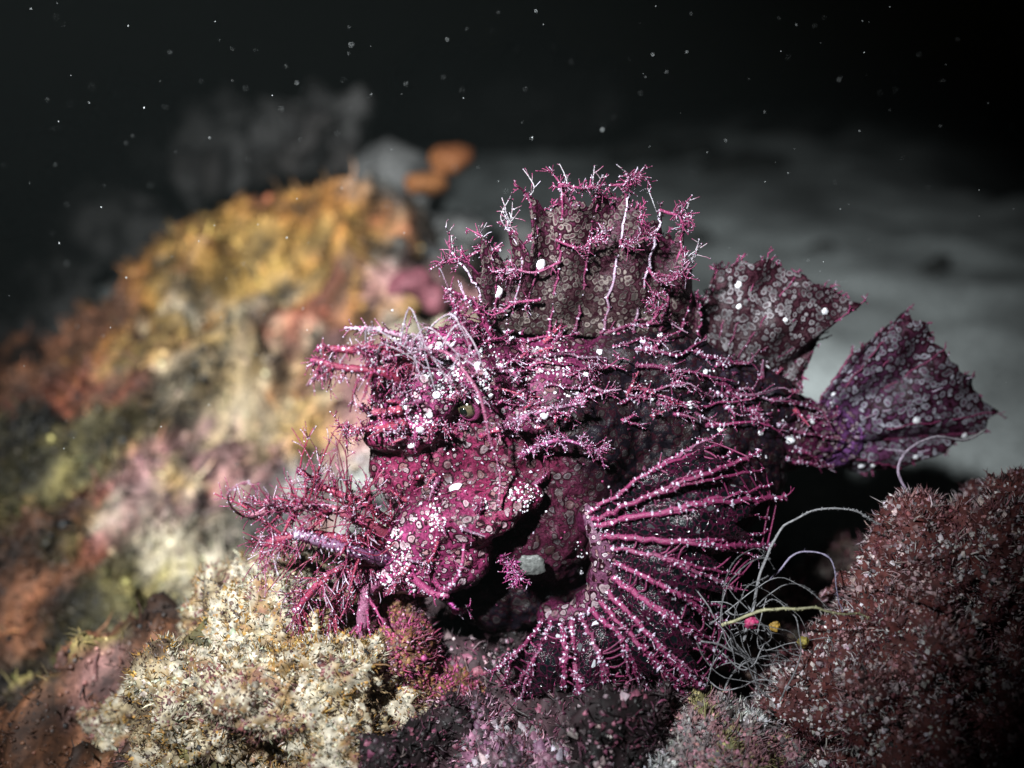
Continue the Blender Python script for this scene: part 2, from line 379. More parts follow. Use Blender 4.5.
def growth(V, F, n, size, tmpl, colfn, seed, weight=None, aspect=(0.8, 1.8), lean=0.6, mb=None, near_fine=False):
    r = np.random.default_rng(seed); pos, nor = sample(V, F, n, r, weight)
    d = nrm(nor + lean * r.normal(size=nor.shape) * 0.6 + np.array([0, 0, 0.25]))
    s = size * np.exp(r.normal(size=n) * 0.35) * (np.clip(.5 + (pos[:, 1] + .02) * 6, .5, 1) if near_fine else 1); C = colfn(pos, r)
    mb = mb or MB(); mb.scatter(pos, d, s, C, tmpl, r, r.uniform(*aspect, n)); return mb
def in_view(c):
    d = c - CAM; zc = d[:, 1] * CP - d[:, 2] * SP; yc = d[:, 1] * SP + d[:, 2] * CP
    return ((np.abs(d[:, 0] / zc) < 0.52) & (np.abs(yc / zc) < 0.40) & (zc > 0.1) & (c[:, 1] < 0.5)) / np.maximum(zc, 0.2) ** 2 + 1e-6
def jitter_col(base, r, amt=0.5):
    return np.clip(base * (1 + amt * r.normal(size=(len(base), 1))) * (1 + 0.05 * r.normal(size=base.shape)), 0.004, 0.95)
def pal(*cols, amt=0.4, scale=70, seed=0):
    A = np.array(cols, float)
    def f(pos, r):
        t = np.clip((fbm(pos, scale, 3, seed) + 0.9) / 1.8, 0, 0.999) * len(A)
        k = np.clip(np.floor(t + 0.35 * r.normal(size=len(pos))), 0, len(A) - 1).astype(int); return jitter_col(A[k], r, amt)
    return f
def reef_col(pos, r):
    c = patch_colour(pos, PATCH, 11, .034, 2.0, 1.8); c = jitter_col(c, r, 0.45)
    w = r.random(len(pos)) < 0.08; c[w] = c[w] * 1.6 + .02; return c
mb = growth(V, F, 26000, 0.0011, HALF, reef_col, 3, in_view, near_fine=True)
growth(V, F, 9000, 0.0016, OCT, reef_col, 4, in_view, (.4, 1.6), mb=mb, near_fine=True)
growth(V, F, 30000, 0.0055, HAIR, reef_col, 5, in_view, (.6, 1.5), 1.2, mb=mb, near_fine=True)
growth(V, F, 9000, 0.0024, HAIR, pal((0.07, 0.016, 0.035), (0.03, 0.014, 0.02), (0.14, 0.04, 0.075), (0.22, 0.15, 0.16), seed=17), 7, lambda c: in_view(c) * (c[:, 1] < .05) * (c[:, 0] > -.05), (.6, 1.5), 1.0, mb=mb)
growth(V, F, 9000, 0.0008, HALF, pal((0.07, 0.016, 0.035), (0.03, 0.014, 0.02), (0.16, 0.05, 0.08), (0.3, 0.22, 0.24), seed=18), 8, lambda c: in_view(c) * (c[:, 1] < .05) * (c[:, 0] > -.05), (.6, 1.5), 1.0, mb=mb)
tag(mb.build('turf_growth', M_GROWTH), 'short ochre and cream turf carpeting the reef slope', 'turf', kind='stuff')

# ------------------------------------------------------------------ rocks, sponges and coral lumps
def rock(name, label, cat, ells, voxel, colfn, seed, amp=0.006, fscale=45, gs=(), group=None, mat=None, smooth=5):
    E = [((P(px, py, y)), (rx * S, ry * S, rz * S), math.radians(rot)) for px, py, y, rx, rz, ry, rot in ells]
    V, F = blob(E, voxel, smooth); N = vnormals(V, F)
    V = V + N * (amp * fbm(V, fscale, 4, seed))[:, None] + N * (amp * 0.35 * np.abs(fbm(V, fscale * 4, 3, seed + 3)))[:, None]
    r = np.random.default_rng(seed); base = np.array([V[:, 0].mean(), V[:, 1].mean(), V[:, 2].min()])
    root = empty(name, base); tag(root, label, cat, group)
    link('stone' if cat == 'rock' else 'body', make_mesh('stone', V, F, colfn(V, r), base), mat or M_ROCK, root)
    if gs:
        mb = MB()
        for k, (n, size, tmpl, cf, asp) in enumerate(gs): growth(V, F, n, size, tmpl, cf, seed + 10 + k, lambda c: in_view(c), asp, mb=mb)
        g = mb.build('growth', M_GROWTH, root, base); g['kind'] = 'stuff'
    return root, V, F
def pal_s(*cols, scale=70, seed=0):
    A = np.array(cols, float)
    def f(pos, r):
        t = np.clip((fbm(pos, scale, 4, seed) + 0.9) / 1.8, 0, 0.999) * (len(A) - 1); k = np.floor(t).astype(int); u = (t - k)[:, None]
        return A[k] * (1 - u) + A[k + 1] * u
    return f
cream = pal((0.18, 0.12, 0.06), (0.05, 0.025, 0.015), (0.24, 0.13, 0.03), (0.38, 0.34, 0.26), (0.20, 0.13, 0.06), (0.13, 0.045, 0.045), (0.34, 0.30, 0.22), (0.07, 0.035, 0.02), scale=62, seed=2)
rock('rock', 'cream white rock with mustard turf under the chin tassels of the fish', 'rock',
     [(285, 690, -.025, 90, 100, 90, 15), (345, 720, -.035, 70, 90, 80, 0), (220, 740, -.03, 80, 90, 70, 0), (315, 640, -.006, 70, 60, 70, 0), (250, 620, .01, 70, 50, 70, 0), (165, 720, .005, 90, 60, 70, 20), (200, 650, .03, 80, 40, 60, 30)], 0.0015,
     pal_s((0.06, 0.035, 0.02), (0.34, 0.27, 0.16), (0.46, 0.42, 0.34), (0.2, 0.12, 0.04), (0.2, 0.09, 0.08), scale=110), 71, 0.010, 58,
     ((15000, 0.0005, HALF, cream, (.7, 1.8)), (9000, 0.0005, HALF, cream, (.7, 1.4)), (24000, 0.0016, HAIR, cream, (.6, 1.5))))
brn = pal((0.10, 0.04, 0.016), (0.17, 0.085, 0.03), (0.06, 0.02, 0.02), (0.22, 0.13, 0.06), seed=4)
prp = pal((0.30, 0.05, 0.14), (0.2, 0.03, 0.07), (0.5, 0.28, 0.36), (0.08, 0.02, 0.03), seed=5)
rock('rock', 'brown rock stub with purple granules directly beneath the lower jaw', 'rock',
     [(402, 690, -.026, 36, 85, 40, 0), (440, 730, -.022, 60, 80, 50, 0), (400, 628, -.016, 26, 46, 30, 0), (490, 720, -.012, 60, 60, 50, 0)], 0.0013,
     pal_s((0.05, 0.02, 0.012), (0.18, 0.09, 0.04), (0.1, 0.03, 0.03)), 83, 0.003, 90,
     ((5500, 0.0006, HALF, brn, (.8, 1.8)), (4500, 0.0006, OCT, prp, (.8, 1.3)), (6000, 0.0018, HAIR, prp, (.6, 1.5))))
red = pal((0.17, 0.05, 0.06), (0.30, 0.15, 0.16), (0.46, 0.36, 0.37), (0.09, 0.026, 0.034), (0.55, 0.49, 0.50), (0.17, 0.065, 0.07), (0.38, 0.26, 0.27), amt=.5, seed=6)
rock('soft_coral', 'dull red granular coral lump below the tail fin', 'coral',
     [(960, 600, -.02, 95, 95, 80, 30), (905, 690, -.035, 100, 90, 80, 20), (995, 545, -.005, 60, 75, 60, 0), (850, 740, -.03, 70, 60, 60, 0), (1010, 720, -.04, 90, 110, 80, 0)], 0.0016,
     pal_s((0.06, 0.015, 0.015), (0.14, 0.04, 0.035), (0.09, 0.03, 0.03)), 91, 0.012, 48,
     ((22000, 0.0006, HALF, red, (.6, 1.8)), (24000, 0.0016, HAIR, red, (.6, 1.5))))
gry = pal((0.40, 0.38, 0.39), (0.55, 0.54, 0.54), (0.25, 0.2, 0.2), (0.36, 0.18, 0.2), (0.3, 0.26, 0.12), seed=8)
rock('rock', 'pale grey turf covered stone under the spread pectoral fin', 'rock',
     [(690, 760, -.045, 90, 52, 60, 0), (640, 770, -.05, 60, 45, 60, 0), (750, 775, -.04, 60, 60, 50, 0)], 0.0014,
     pal_s((0.1, 0.09, 0.09), (0.28, 0.27, 0.27), (0.2, 0.16, 0.15)), 97, 0.003, 80,
     ((10000, 0.0007, HALF, gry, (.8, 1.8)), (9000, 0.0019, HAIR, gry, (.6, 1.5))))
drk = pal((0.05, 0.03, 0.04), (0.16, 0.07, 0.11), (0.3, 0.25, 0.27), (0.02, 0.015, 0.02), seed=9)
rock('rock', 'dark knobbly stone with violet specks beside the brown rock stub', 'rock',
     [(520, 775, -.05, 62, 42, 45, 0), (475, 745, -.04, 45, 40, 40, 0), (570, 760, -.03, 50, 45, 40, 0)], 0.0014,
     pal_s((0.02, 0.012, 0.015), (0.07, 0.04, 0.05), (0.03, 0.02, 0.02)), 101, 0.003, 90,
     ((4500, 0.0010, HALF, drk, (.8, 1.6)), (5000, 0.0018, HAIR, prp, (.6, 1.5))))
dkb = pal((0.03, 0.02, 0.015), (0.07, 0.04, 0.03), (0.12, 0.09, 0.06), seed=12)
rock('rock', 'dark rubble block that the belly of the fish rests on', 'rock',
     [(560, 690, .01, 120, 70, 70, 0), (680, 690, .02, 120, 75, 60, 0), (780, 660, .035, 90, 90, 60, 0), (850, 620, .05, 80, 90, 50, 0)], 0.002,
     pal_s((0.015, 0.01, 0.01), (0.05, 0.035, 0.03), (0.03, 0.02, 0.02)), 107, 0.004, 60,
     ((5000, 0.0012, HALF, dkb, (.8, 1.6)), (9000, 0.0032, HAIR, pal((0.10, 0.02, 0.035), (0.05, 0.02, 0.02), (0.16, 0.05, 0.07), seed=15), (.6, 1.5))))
# blurred things farther back
def far(name, label, cat, ells, colA, seed, amp=0.006, voxel=0.004):
    rock(name, label, cat, ells, voxel, pal_s(*colA, scale=40, seed=seed), seed, amp, 30, ())
far('rock', 'dark grey boulder looming behind the ochre hump', 'rock', [(150, 150, .5, 150, 90, 160, 10), (60, 200, .45, 130, 100, 150, 0), (310, 130, .42, 130, 60, 90, 25), (230, 150, .44, 110, 60, 90, 0), (20, 300, .36, 120, 110, 90, 0), (0, 350, .32, 110, 60, 70, 0), (100, 250, .40, 120, 90, 90, 0), (-90, 260, .42, 150, 160, 120, 0)],  # far left lumps added to cover the bright sand with a dark mass
    ((0.015, 0.014, 0.014), (0.15, 0.145, 0.14), (0.02, 0.018, 0.018), (0.10, 0.09, 0.085)), 121, 0.026)
far('sponge', 'orange sponge knob on the crest between boulder and dorsal fin', 'sponge', [(452, 158, .30, 38, 22, 40, 10), (425, 185, .29, 34, 18, 40, 0)], ((0.2, 0.06, 0.02), (0.3, 0.12, 0.04)), 127, 0.006, 0.003)
far('sponge', 'pink sponge mound beside the snout of the fish', 'sponge', [(405, 285, .17, 40, 26, 40, 15), (435, 300, .17, 26, 24, 30, 0)], ((0.10, 0.025, 0.035), (0.26, 0.09, 0.11)), 131, 0.006, 0.003)
far('rock', 'low grey ledge behind the dorsal fin', 'rock', [(440, 235, .33, 80, 55, 60, 10), (520, 260, .36, 60, 70, 60, 0), (400, 190, .36, 70, 50, 60, 0)], ((0.05, 0.05, 0.05), (0.17, 0.17, 0.165), (0.025, 0.025, 0.025)), 137, 0.014)
far('rock', 'black boulder standing alone on the grey sand', 'rock', [(500, 90, .95, 330, 170, 250, 0), (585, 100, .98, 180, 90, 140, 0)], ((0.012, 0.012, 0.012), (0.03, 0.03, 0.03)), 139, 0.03, 0.012)

for k, (px, py, y, w) in enumerate(((690, 185, .62, 34), (745, 120, .9, 60), (640, 100, .95, 50), (690, 118, 1.0, 40), (820, 250, .5, 22), (780, 100, 1.1, 90), (930, 300, .45, 26))):
    h = P(px, py, y); h[2] = sand_h(h[None])[0]; r_ = w * S * (y + .34) / .34 * .5
    E_ = [(h, (r_ * 1.4, r_, r_ * .55), 0.1 * k), (h + np.array([r_ * .5, .2 * r_, 0]), (r_, r_ * .8, r_ * .45), -.2)]
    V, F = blob(E_, r_ / 9, 4); N = vnormals(V, F); V = V + N * (r_ * .12 * fbm(V, 1.2 / r_, 3, k))[:, None]
    o = link('rock', make_mesh('rock', V, F, np.tile([.03, .032, .03], (len(V), 1)), h), M_ROCK, None, h); tag(o, 'small dark stone half buried in the grey sand behind the fish', 'rock', 'dark stones on the sand')

# ------------------------------------------------------------------ the scorpionfish
FO = P(560, 650, 0.0)                                   # the empty at its belly
fish = empty('scorpionfish', FO)
tag(fish, 'magenta weedy scorpionfish with frilled fins, ringed skin and branching tassels, resting on the rubble', 'fish')
EL = [(620, 455, .008, 175, 112, 66, -7), (545, 450, .003, 118, 126, 74, 0), (775, 430, .014, 75, 40, 28, -6), (828, 438, .016, 42, 34, 15, -4),
      (482, 440, -.004, 82, 98, 52, 0), (470, 372, -.008, 58, 48, 48, 0), (418, 392, -.016, 44, 44, 38, 0), (410, 424, -.018, 46, 26, 34, 12), (400, 362, -.014, 34, 20, 24, 0),
      (458, 518, -.024, 84, 30, 38, 20), (432, 552, -.020, 62, 42, 44, 10), (545, 520, -.006, 60, 72, 58, 0), (520, 585, .0, 85, 46, 48, 0), (620, 565, .008, 115, 72, 56, 0), (432, 462, -.011, 58, 62, 36, 0), (645, 372, .004, 95, 46, 40, -3), (725, 398, .010, 80, 42, 34, -14)]
E = [(P(px, py, y), (rx * S, ry * S, rz * S), math.radians(rot)) for px, py, y, rx, rz, ry, rot in EL]
BV, BF = blob(E, 0.0010, 7)
BN = vnormals(BV, BF)
BV = BV + BN * (0.0016 * fbm(BV, 110, 3, 201) + 0.0006 * fbm(BV, 500, 2, 207))[:, None]
BN = vnormals(BV, BF)
def px_of(pos):
    d = pos - CAM; zc = d[:, 1] * CP - d[:, 2] * SP; yc = d[:, 1] * SP + d[:, 2] * CP
    return 512 + FPX * d[:, 0] / zc, 384 - FPX * yc / zc
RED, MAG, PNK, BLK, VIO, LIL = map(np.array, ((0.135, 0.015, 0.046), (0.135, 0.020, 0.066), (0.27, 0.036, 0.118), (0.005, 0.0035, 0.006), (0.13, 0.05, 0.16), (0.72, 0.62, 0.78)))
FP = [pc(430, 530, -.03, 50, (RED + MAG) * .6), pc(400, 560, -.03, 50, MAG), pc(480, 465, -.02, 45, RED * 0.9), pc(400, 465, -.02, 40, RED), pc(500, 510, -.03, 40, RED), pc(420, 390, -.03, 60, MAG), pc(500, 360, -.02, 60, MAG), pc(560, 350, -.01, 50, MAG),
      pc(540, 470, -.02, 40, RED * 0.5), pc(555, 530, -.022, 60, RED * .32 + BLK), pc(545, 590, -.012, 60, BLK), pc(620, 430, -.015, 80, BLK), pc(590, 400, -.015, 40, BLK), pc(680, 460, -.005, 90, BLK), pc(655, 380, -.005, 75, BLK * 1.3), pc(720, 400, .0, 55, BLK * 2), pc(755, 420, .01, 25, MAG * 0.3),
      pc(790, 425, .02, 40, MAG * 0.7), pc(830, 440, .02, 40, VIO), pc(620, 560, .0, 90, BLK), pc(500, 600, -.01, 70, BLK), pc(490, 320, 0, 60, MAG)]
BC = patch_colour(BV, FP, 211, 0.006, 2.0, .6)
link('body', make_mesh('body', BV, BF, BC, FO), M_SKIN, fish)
BVH = BVHTree.FromPolygons(BV.tolist(), BF.tolist())
def on_body(px, py, lift=0.0, default=0.0):
    d = Vector(nrm(ray(px, py))); h = BVH.ray_cast(Vector(CAM), d)
    if h[0] is None: return P(px, py, default), np.array([0, -1.0, 0])
    return np.array(h[0]) + np.array(h[1]) * lift, np.array(h[1])

def spline(pts, n):
    pts = np.asarray(pts, float); m = len(pts)
    if m == 2: t = np.linspace(0, 1, n)[:, None]; return pts[0] * (1 - t) + pts[1] * t
    t = np.linspace(0, m - 1 - 1e-6, n); i = np.floor(t).astype(int); u = (t - i)[:, None]
    g = lambda k: pts[np.clip(k, 0, m - 1)]
    p0, p1, p2, p3 = g(i - 1), g(i), g(i + 1), g(i + 2)
    return 0.5 * (2 * p1 + (p2 - p0) * u + (2 * p0 - 5 * p1 + 4 * p2 - p3) * u ** 2 + (3 * p1 - p0 - 3 * p2 + p3) * u ** 3)
def tipcol(r): return LIL * r.uniform(.5, 1.1) if r.random() < 0.22 else PNK * r.uniform(.6, 1.3)  # pale lilac tips double as painted highlights
def frond(mb, path, r0, r1, nb, blen, lvl, r, base=None, spread=1.0, droop=0.0, papil=3.0):
    """a branching skin tassel"""
    path = np.asarray(path, float); n = len(path); base = PNK * r.uniform(.45, 1.1) if base is None else base
    L = np.linalg.norm(np.diff(path, axis=0), axis=1).sum()
    mb.tube(path, np.linspace(r0, r1, n), base, tipcol(r) if lvl == 0 else base * .8 + tipcol(r) * .2, 4 if lvl < 1 else 6, bump=0.25, rng=r)
    T = nrm(np.gradient(path, axis=0))
    if papil:                                             # small warts along the stem
        k = int(papil * L / 0.00042)
        if k:
            i = r.integers(0, n, k); d = nrm(np.cross(T[i], r.normal(size=(k, 3)))); rad = np.linspace(r0, r1, n)[i]
            c = np.where(r.random((k, 1)) < 0.34, LIL * 0.95, np.where(r.random((k, 1)) < .5, PNK, MAG)) * r.uniform(.4, 1.2, (k, 1))  # lilac warts also act as highlights put into the colour
            mb.scatter(path[i] + d * rad[:, None] * .7, d, np.clip(rad * 0.75, .00018, .00055) * r.uniform(.5, 1.4, k), c, HALF, r, r.uniform(.9, 2.0, k))
    if lvl <= 0: return
    for b in range(nb):
        t = r.uniform(0.12, 1.0); i = min(n - 1, int(t * (n - 1))); s = path[i]
        d = nrm(T[i] * r.uniform(.2, .9) + spread * nrm(np.cross(T[i], r.normal(size=3))) * r.uniform(.5, 1.1) + np.array([0, 0, -droop]))
        l = blen * r.uniform(.2, 1.0) ** 1.2 * 1.5; k = 6; u = np.linspace(0, 1, k)[:, None]
        bend = nrm(r.normal(size=3)) * l * 0.35
        sub = s + d * l * u + bend * u ** 2 + np.array([0, 0, -droop * l * 0.5]) * u ** 2 + r.normal(size=(k, 3)) * l * 0.02 * u
        rr = max((r0 + (r1 - r0) * t) * 0.42, 0.00015)
        frond(mb, sub, rr, max(rr * 0.35, 0.00010), max(1, nb // 2), blen * 0.5, lvl - 1, r, base * r.uniform(.7, 1.2), spread, droop, papil * 0.6)

def fin(name, mat, rays, seed, nsub=7, nlen=24, scallop=0.0, ripple=0.0016, ray_r=(0.0009, 0.0003), tcol=None, fringe=(26, 0.004), raycol=None, ray_name='fin_ray', ragged=0.05, papil=1.2, thick=0.0007, bcol=None, fringe_lvl=1, lift=0.0004, fork=0, mcol=None):
    """membrane between rays (each a list of 3-D points from base to tip), the rays as its own pieces, and a fringe"""
    r = np.random.default_rng(seed); R = [spline(p, nlen) for p in rays]; m = len(R); rows = []; rim = []
    for k in range(m - 1):
        for q in range(nsub if k < m - 2 else nsub + 1):
            u = q / nsub; cut = 1 - (scallop[k] if isinstance(scallop, (list, tuple)) else scallop) * 4 * u * (1 - u) - ragged * r.random()
            row = R[k] * (1 - u) + R[k + 1] * u; t = np.linspace(0, cut, nlen) * (nlen - 1); i = np.minimum(t.astype(int), nlen - 2); f = (t - i)[:, None]
            row = row[i] * (1 - f) + row[i + 1] * f
            row = row + np.array([0, 1, 0]) * (ripple * math.sin(u * math.pi) * np.linspace(0, 1, nlen))[:, None] * (1 if k % 2 else -1)
            rows.append(row); rim.append(row[-1])
    A = np.array(rows); nr = len(A); Vf = A.reshape(-1, 3)
    Vf = Vf + np.array([0, 1, 0]) * (0.0012 * fbm(Vf, 140, 2, seed))[:, None]
    i = (np.arange(nr - 1)[:, None] * nlen + np.arange(nlen - 1)[None]).ravel()
    Ff = np.concatenate([np.stack([i, i + 1, i + nlen + 1], 1), np.stack([i, i + nlen + 1, i + nlen], 1)])
    t = np.tile(np.linspace(0, 1, nlen), nr)[:, None]; bc = MAG * 0.35 if bcol is None else bcol; tc = PNK * 0.7 if tcol is None else tcol
    Cf = bc * (1 - t) + tc * t if mcol is None else np.where(t < .4, bc + (mcol - bc) * t / .4, mcol + (tc - mcol) * (t - .4) / .6)
    root = link(name, make_mesh(name, Vf, Ff, Cf, FO), mat, fish)
    sm = root.modifiers.new('thickness', 'SOLIDIFY'); sm.thickness = thick; sm.offset = 0
    for k in range(m):
        b = MB(); pth = R[k] + r.normal(size=R[k].shape) * 0.0003 + np.array([0, -lift, 0])
        rc = (PNK if raycol is None else raycol) * r.uniform(.6, 1.1); rs = r.uniform(.75, 1.35) if fork else 1; frond(b, pth, ray_r[0] * rs, ray_r[1] * rs, 10 if fork else 0, .0022, 1 if fork else 0, r, rc, papil=papil)
        if fork:
            for sd_ in (-1, 1):
                o_ = R[min(max(k + sd_, 0), m - 1)] - R[k]; st = int(nlen * r.uniform(.3, .55)); w = np.linspace(0, 1, nlen - st)[:, None]
                frond(b, pth[st:] + o_[st:] * fork * r.uniform(.7, 1.3) * w ** .8 - (R[k][-1] - R[k][st]) * w * r.uniform(.02, .12), ray_r[0] * .75, ray_r[1] * .6, 6, .0024, 1, r, rc * .9, papil=papil * .8)
        b.build(ray_name, M_FRILL, root, FO)
        if fringe[0]:
            for q in range(max(2, int(fringe[0] / m))):
                b = MB()
                s = rim[min(len(rim) - 1, int((k + r.random() - .5) * nsub) % len(rim))] if q else pth[-1]
                d = nrm(nrm(pth[-1] - pth[-4]) + 0.6 * r.normal(size=3)); l = fringe[1] * r.uniform(.4, 1.2) * (1.5 if q == 0 else 1)
                u = np.linspace(0, 1, 6)[:, None]; path = s + d * l * u + nrm(r.normal(size=3)) * l * 0.3 * u ** 2
                frond(b, path, 0.00032, 0.00014, 4, l * 0.45, fringe_lvl, r, None, 1.0, 0.0, 0.8)
                b.build('fringe', M_FRILL, root, FO)
    return root, Vf, Ff
def L3(*pts): return [P(*p) for p in pts]

# spiny dorsal fin
y0 = -0.004
DR = [L3((486, 337, y0), (478, 290, y0 - .004), (452, 252, y0 - .006)), L3((492, 335, y0), (496, 280, y0 - .002), (482, 236, y0 - .004)), L3((506, 333, y0), (522, 262, y0), (506, 226, y0)),
      L3((522, 333, y0 + .001), (538, 250, y0), (527, 192, y0 - .003)), L3((548, 335, y0 + .002), (560, 250, y0), (562, 186, y0 - .002)), L3((575, 335, y0 + .003), (588, 250, y0 + .002), (598, 190, y0)),
      L3((602, 337, y0 + .004), (618, 255, y0 + .003), (630, 188, y0 + .001)), L3((630, 339, y0 + .005), (648, 270, y0 + .004), (660, 212, y0 + .004)), L3((655, 342, y0 + .007), (672, 285, y0 + .006), (684, 226, y0 + .006)),
      L3((675, 345, y0 + .009), (688, 305, y0 + .009), (690, 268, y0 + .010)), L3((692, 352, y0 + .011), (700, 325, y0 + .011), (698, 302, y0 + .012))]
dors, dV, dF = fin('dorsal_fin', M_DORSAL, DR, 301, nsub=8, scallop=[.25, .4, .45, .16, .12, .10, .12, .14, .18, .25], ripple=0.003, ray_r=(0.00055, 0.00035), fringe=(90, 0.0036), raycol=MAG * .9, ray_name='fin_spine', papil=2.4, tcol=MAG * .45, ragged=.12, fringe_lvl=2, bcol=np.array([0.022, 0.018, 0.014]))
r = np.random.default_rng(311)
for (a, b_) in (((560, 262), (492, 272)), ((575, 285), (520, 300)), ((556, 240), (610, 236)), ((570, 266), (634, 276)), ((600, 232), (648, 238)), ((620, 240), (662, 236)), ((560, 215), (540, 236)), ((648, 268), (690, 262)),
                ((540, 300), (470, 296)), ((500, 250), (440, 262)), ((560, 190), (592, 186)), ((610, 185), (640, 178)), ((660, 210), (690, 216)), ((648, 325), (656, 292)), ((530, 285), (475, 250))):
    if a in ((575, 285), (600, 232), (560, 215), (530, 285), (570, 266)): continue
    b = MB(); p = spline([P(*a, y0 - .002), P(a[0] * .6 + b_[0] * .4 + r.normal() * 5, a[1] * .6 + b_[1] * .4 + 9 * r.normal(), y0 - .003), P(a[0] * .3 + b_[0] * .7, a[1] * .3 + b_[1] * .7 + 7 * r.normal(), y0 - .004), P(*b_, y0 - .005)], 18)
    frond(b, p, .00050, .0002, 14, .0040, 2, r, PNK * r.uniform(.5, 1.0)); b.build('tassel', M_FRILL, dors, FO)
# soft dorsal, tail
y1 = 0.008
SD = [L3((b[0], b[1], y1 + .008 * k / 10), ((b[0] + t[0]) / 2, (b[1] + t[1]) / 2, y1 + .004 + .003 * math.sin(k)), (t[0], t[1], y1 + .007 + .003 * math.sin(k * 1.7))) for k, (b, t) in enumerate((((692, 348), (702, 300)), ((702, 352), (716, 268)), ((714, 355), (742, 258)), ((724, 358), (768, 255)),
      ((734, 362), (800, 270)), ((744, 366), (832, 286)), ((754, 372), (864, 302)), ((764, 378), (838, 318)), ((774, 386), (818, 340)), ((784, 394), (806, 366)), ((796, 402), (802, 388))))]
sd, sdV, sdF = fin('soft_dorsal_fin', M_SOFT, SD, 321, nsub=6, scallop=0.05, ripple=0.0015, lift=0, ray_r=(0.0004, 0.0002), fringe=(60, 0.0022), raycol=MAG * .3, papil=0.6, tcol=np.array([.05, .014, .024]), bcol=np.array([.02, .014, .014]))
TF = [L3((b[0], b[1], .016), ((b[0] + t[0]) / 2, (b[1] + t[1]) / 2, .016 + .003 * math.sin(k * 2)), (t[0], t[1], .018 + .003 * math.sin(k * 1.3))) for k, (b, t) in enumerate((((812, 412), (852, 352)), ((818, 412), (882, 330)), ((824, 414), (908, 310)), ((828, 418), (928, 322)), ((832, 424), (946, 348)),
      ((835, 430), (974, 376)), ((838, 436), (1000, 412)), ((838, 442), (984, 432)), ((838, 448), (944, 452)), ((836, 454), (900, 468)), ((830, 462), (862, 474))))]
tf, tfV, tfF = fin('tail_fin', M_TAIL, TF, 331, nsub=6, scallop=0.04, ripple=0.0012, lift=0, ray_r=(0.00045, 0.0002), fringe=(50, 0.0016), raycol=MAG * .4, papil=0.6, tcol=np.array([.045, .012, .022]), bcol=VIO * .55, mcol=np.array([.09, .03, .075]))
# pectoral fin, a fan curling round its base
PB = [(590, 512), (594, 517), (597, 524), (602, 534), (606, 545), (608, 558), (608, 572), (604, 586), (598, 598), (590, 607), (581, 614), (572, 619), (562, 622), (552, 622), (543, 619)]
PT = [(714, 430), (758, 452), (786, 500), (768, 548), (742, 590), (728, 624), (730, 660), (704, 684), (672, 692), (640, 700), (616, 706), (585, 716), (552, 714), (520, 702), (494, 676)]
yb = -0.030
PR = []
for k, (b, t) in enumerate(zip(PB, PT)):
    j_ = np.random.default_rng(350 + k).normal(size=4); t = (t[0] + 5 * j_[0], t[1] + 5 * j_[1])
    mid = ((b[0] + t[0]) / 2 + 5 * j_[2], (b[1] + t[1]) / 2 - 3 + 5 * j_[3])
    yt = -0.036 + 0.020 * max(0, 1 - k / 7) - 0.006 * math.sin(k * 1.9)
    PR.append(L3((*b, yb), (*mid, yb - 0.012 + 0.008 * max(0, 1 - k / 7)), (*t, yt)))
pec, pV, pF = fin('pectoral_fin', M_PEC, PR, 341, nsub=7, nlen=26, scallop=0.20, ripple=0.003, ray_r=(0.0008, 0.0006), fringe=(60, 0.0026), raycol=PNK * .9, papil=5.0, tcol=MAG * .3, bcol=np.array([.006, .006, .008]), ragged=.14, lift=.0013, fork=.32)
# fleshy base of the pectoral fin joins it to the body
b = MB(); p = spline([P(588, 508, -.022), P(600, 535, -.028), P(606, 562, -.029), P(600, 592, -.028), P(580, 612, -.026), P(543, 619, -.024)], 30)
b.tube(p, 0.0042 * (0.6 + 0.5 * np.sin(np.linspace(0.2, 2.9, 30))), np.array([.13, .06, .10]), MAG * .7, 10, bump=0.12, rng=r)
for k in range(5):
    q = p[3 + k * 6]; c, _ = on_body(*[float(v[0]) for v in px_of(q[None])]); b.tube(np.linspace(q, c + np.array([0, .006, 0]), 5), 0.0055, MAG * .3, BLK, 9)
b.build('fin_base', M_SKIN, pec, FO)
# thin crosswise bars that net the fan together
for k in range(len(PR) - 1):
    A1, A2 = spline(PR[k], 20), spline(PR[k + 1], 20); b = MB()
    for i in r.choice(np.arange(4, 19), 8, replace=False):
        pth = spline([A1[i], (A1[i] + A2[i]) / 2 + np.array([0, -.0006, 0]) + r.normal(size=3) * .0006, A2[min(19, i + r.integers(-1, 2))]], 8)
        b.tube(pth, .00034, MAG * r.uniform(.4, 1), PNK * r.uniform(.5, 1), 4)
    b.build('cross_bar', M_FRILL, pec, FO)

# fringes that sweep back over the flank
FR = [((470, 352), (560, 322), (650, 330)), ((505, 345), (590, 335), (690, 334)), ((540, 355), (620, 345), (705, 350)), ((520, 372), (600, 352), (672, 356)), ((560, 378), (640, 362), (745, 382)), ((600, 372), (690, 368), (752, 372)),
      ((590, 392), (650, 388), (690, 384)), ((620, 400), (700, 384), (745, 380)), ((640, 372), (700, 366), (742, 390)), ((655, 405), (720, 396), (780, 405)), ((690, 402), (760, 398), (822, 420)), ((545, 418), (570, 405), (602, 400)),
      ((530, 450), (570, 445), (608, 452)), ((700, 420), (770, 424), (836, 446)), ((720, 440), (780, 448), (834, 466)), ((660, 382), (720, 392), (790, 398)), ((740, 405), (790, 412), (835, 425)), ((610, 425), (630, 422), (645, 425)),
      ((480, 372), (540, 360), (600, 366)), ((500, 395), (540, 385), (590, 388)), ((730, 460), (780, 462), (830, 458)), ((560, 340), (640, 326), (680, 330)), ((640, 350), (690, 348), (738, 360)), ((505, 430), (540, 420), (575, 424))]
rr = np.random.default_rng(351)
FR2 = []
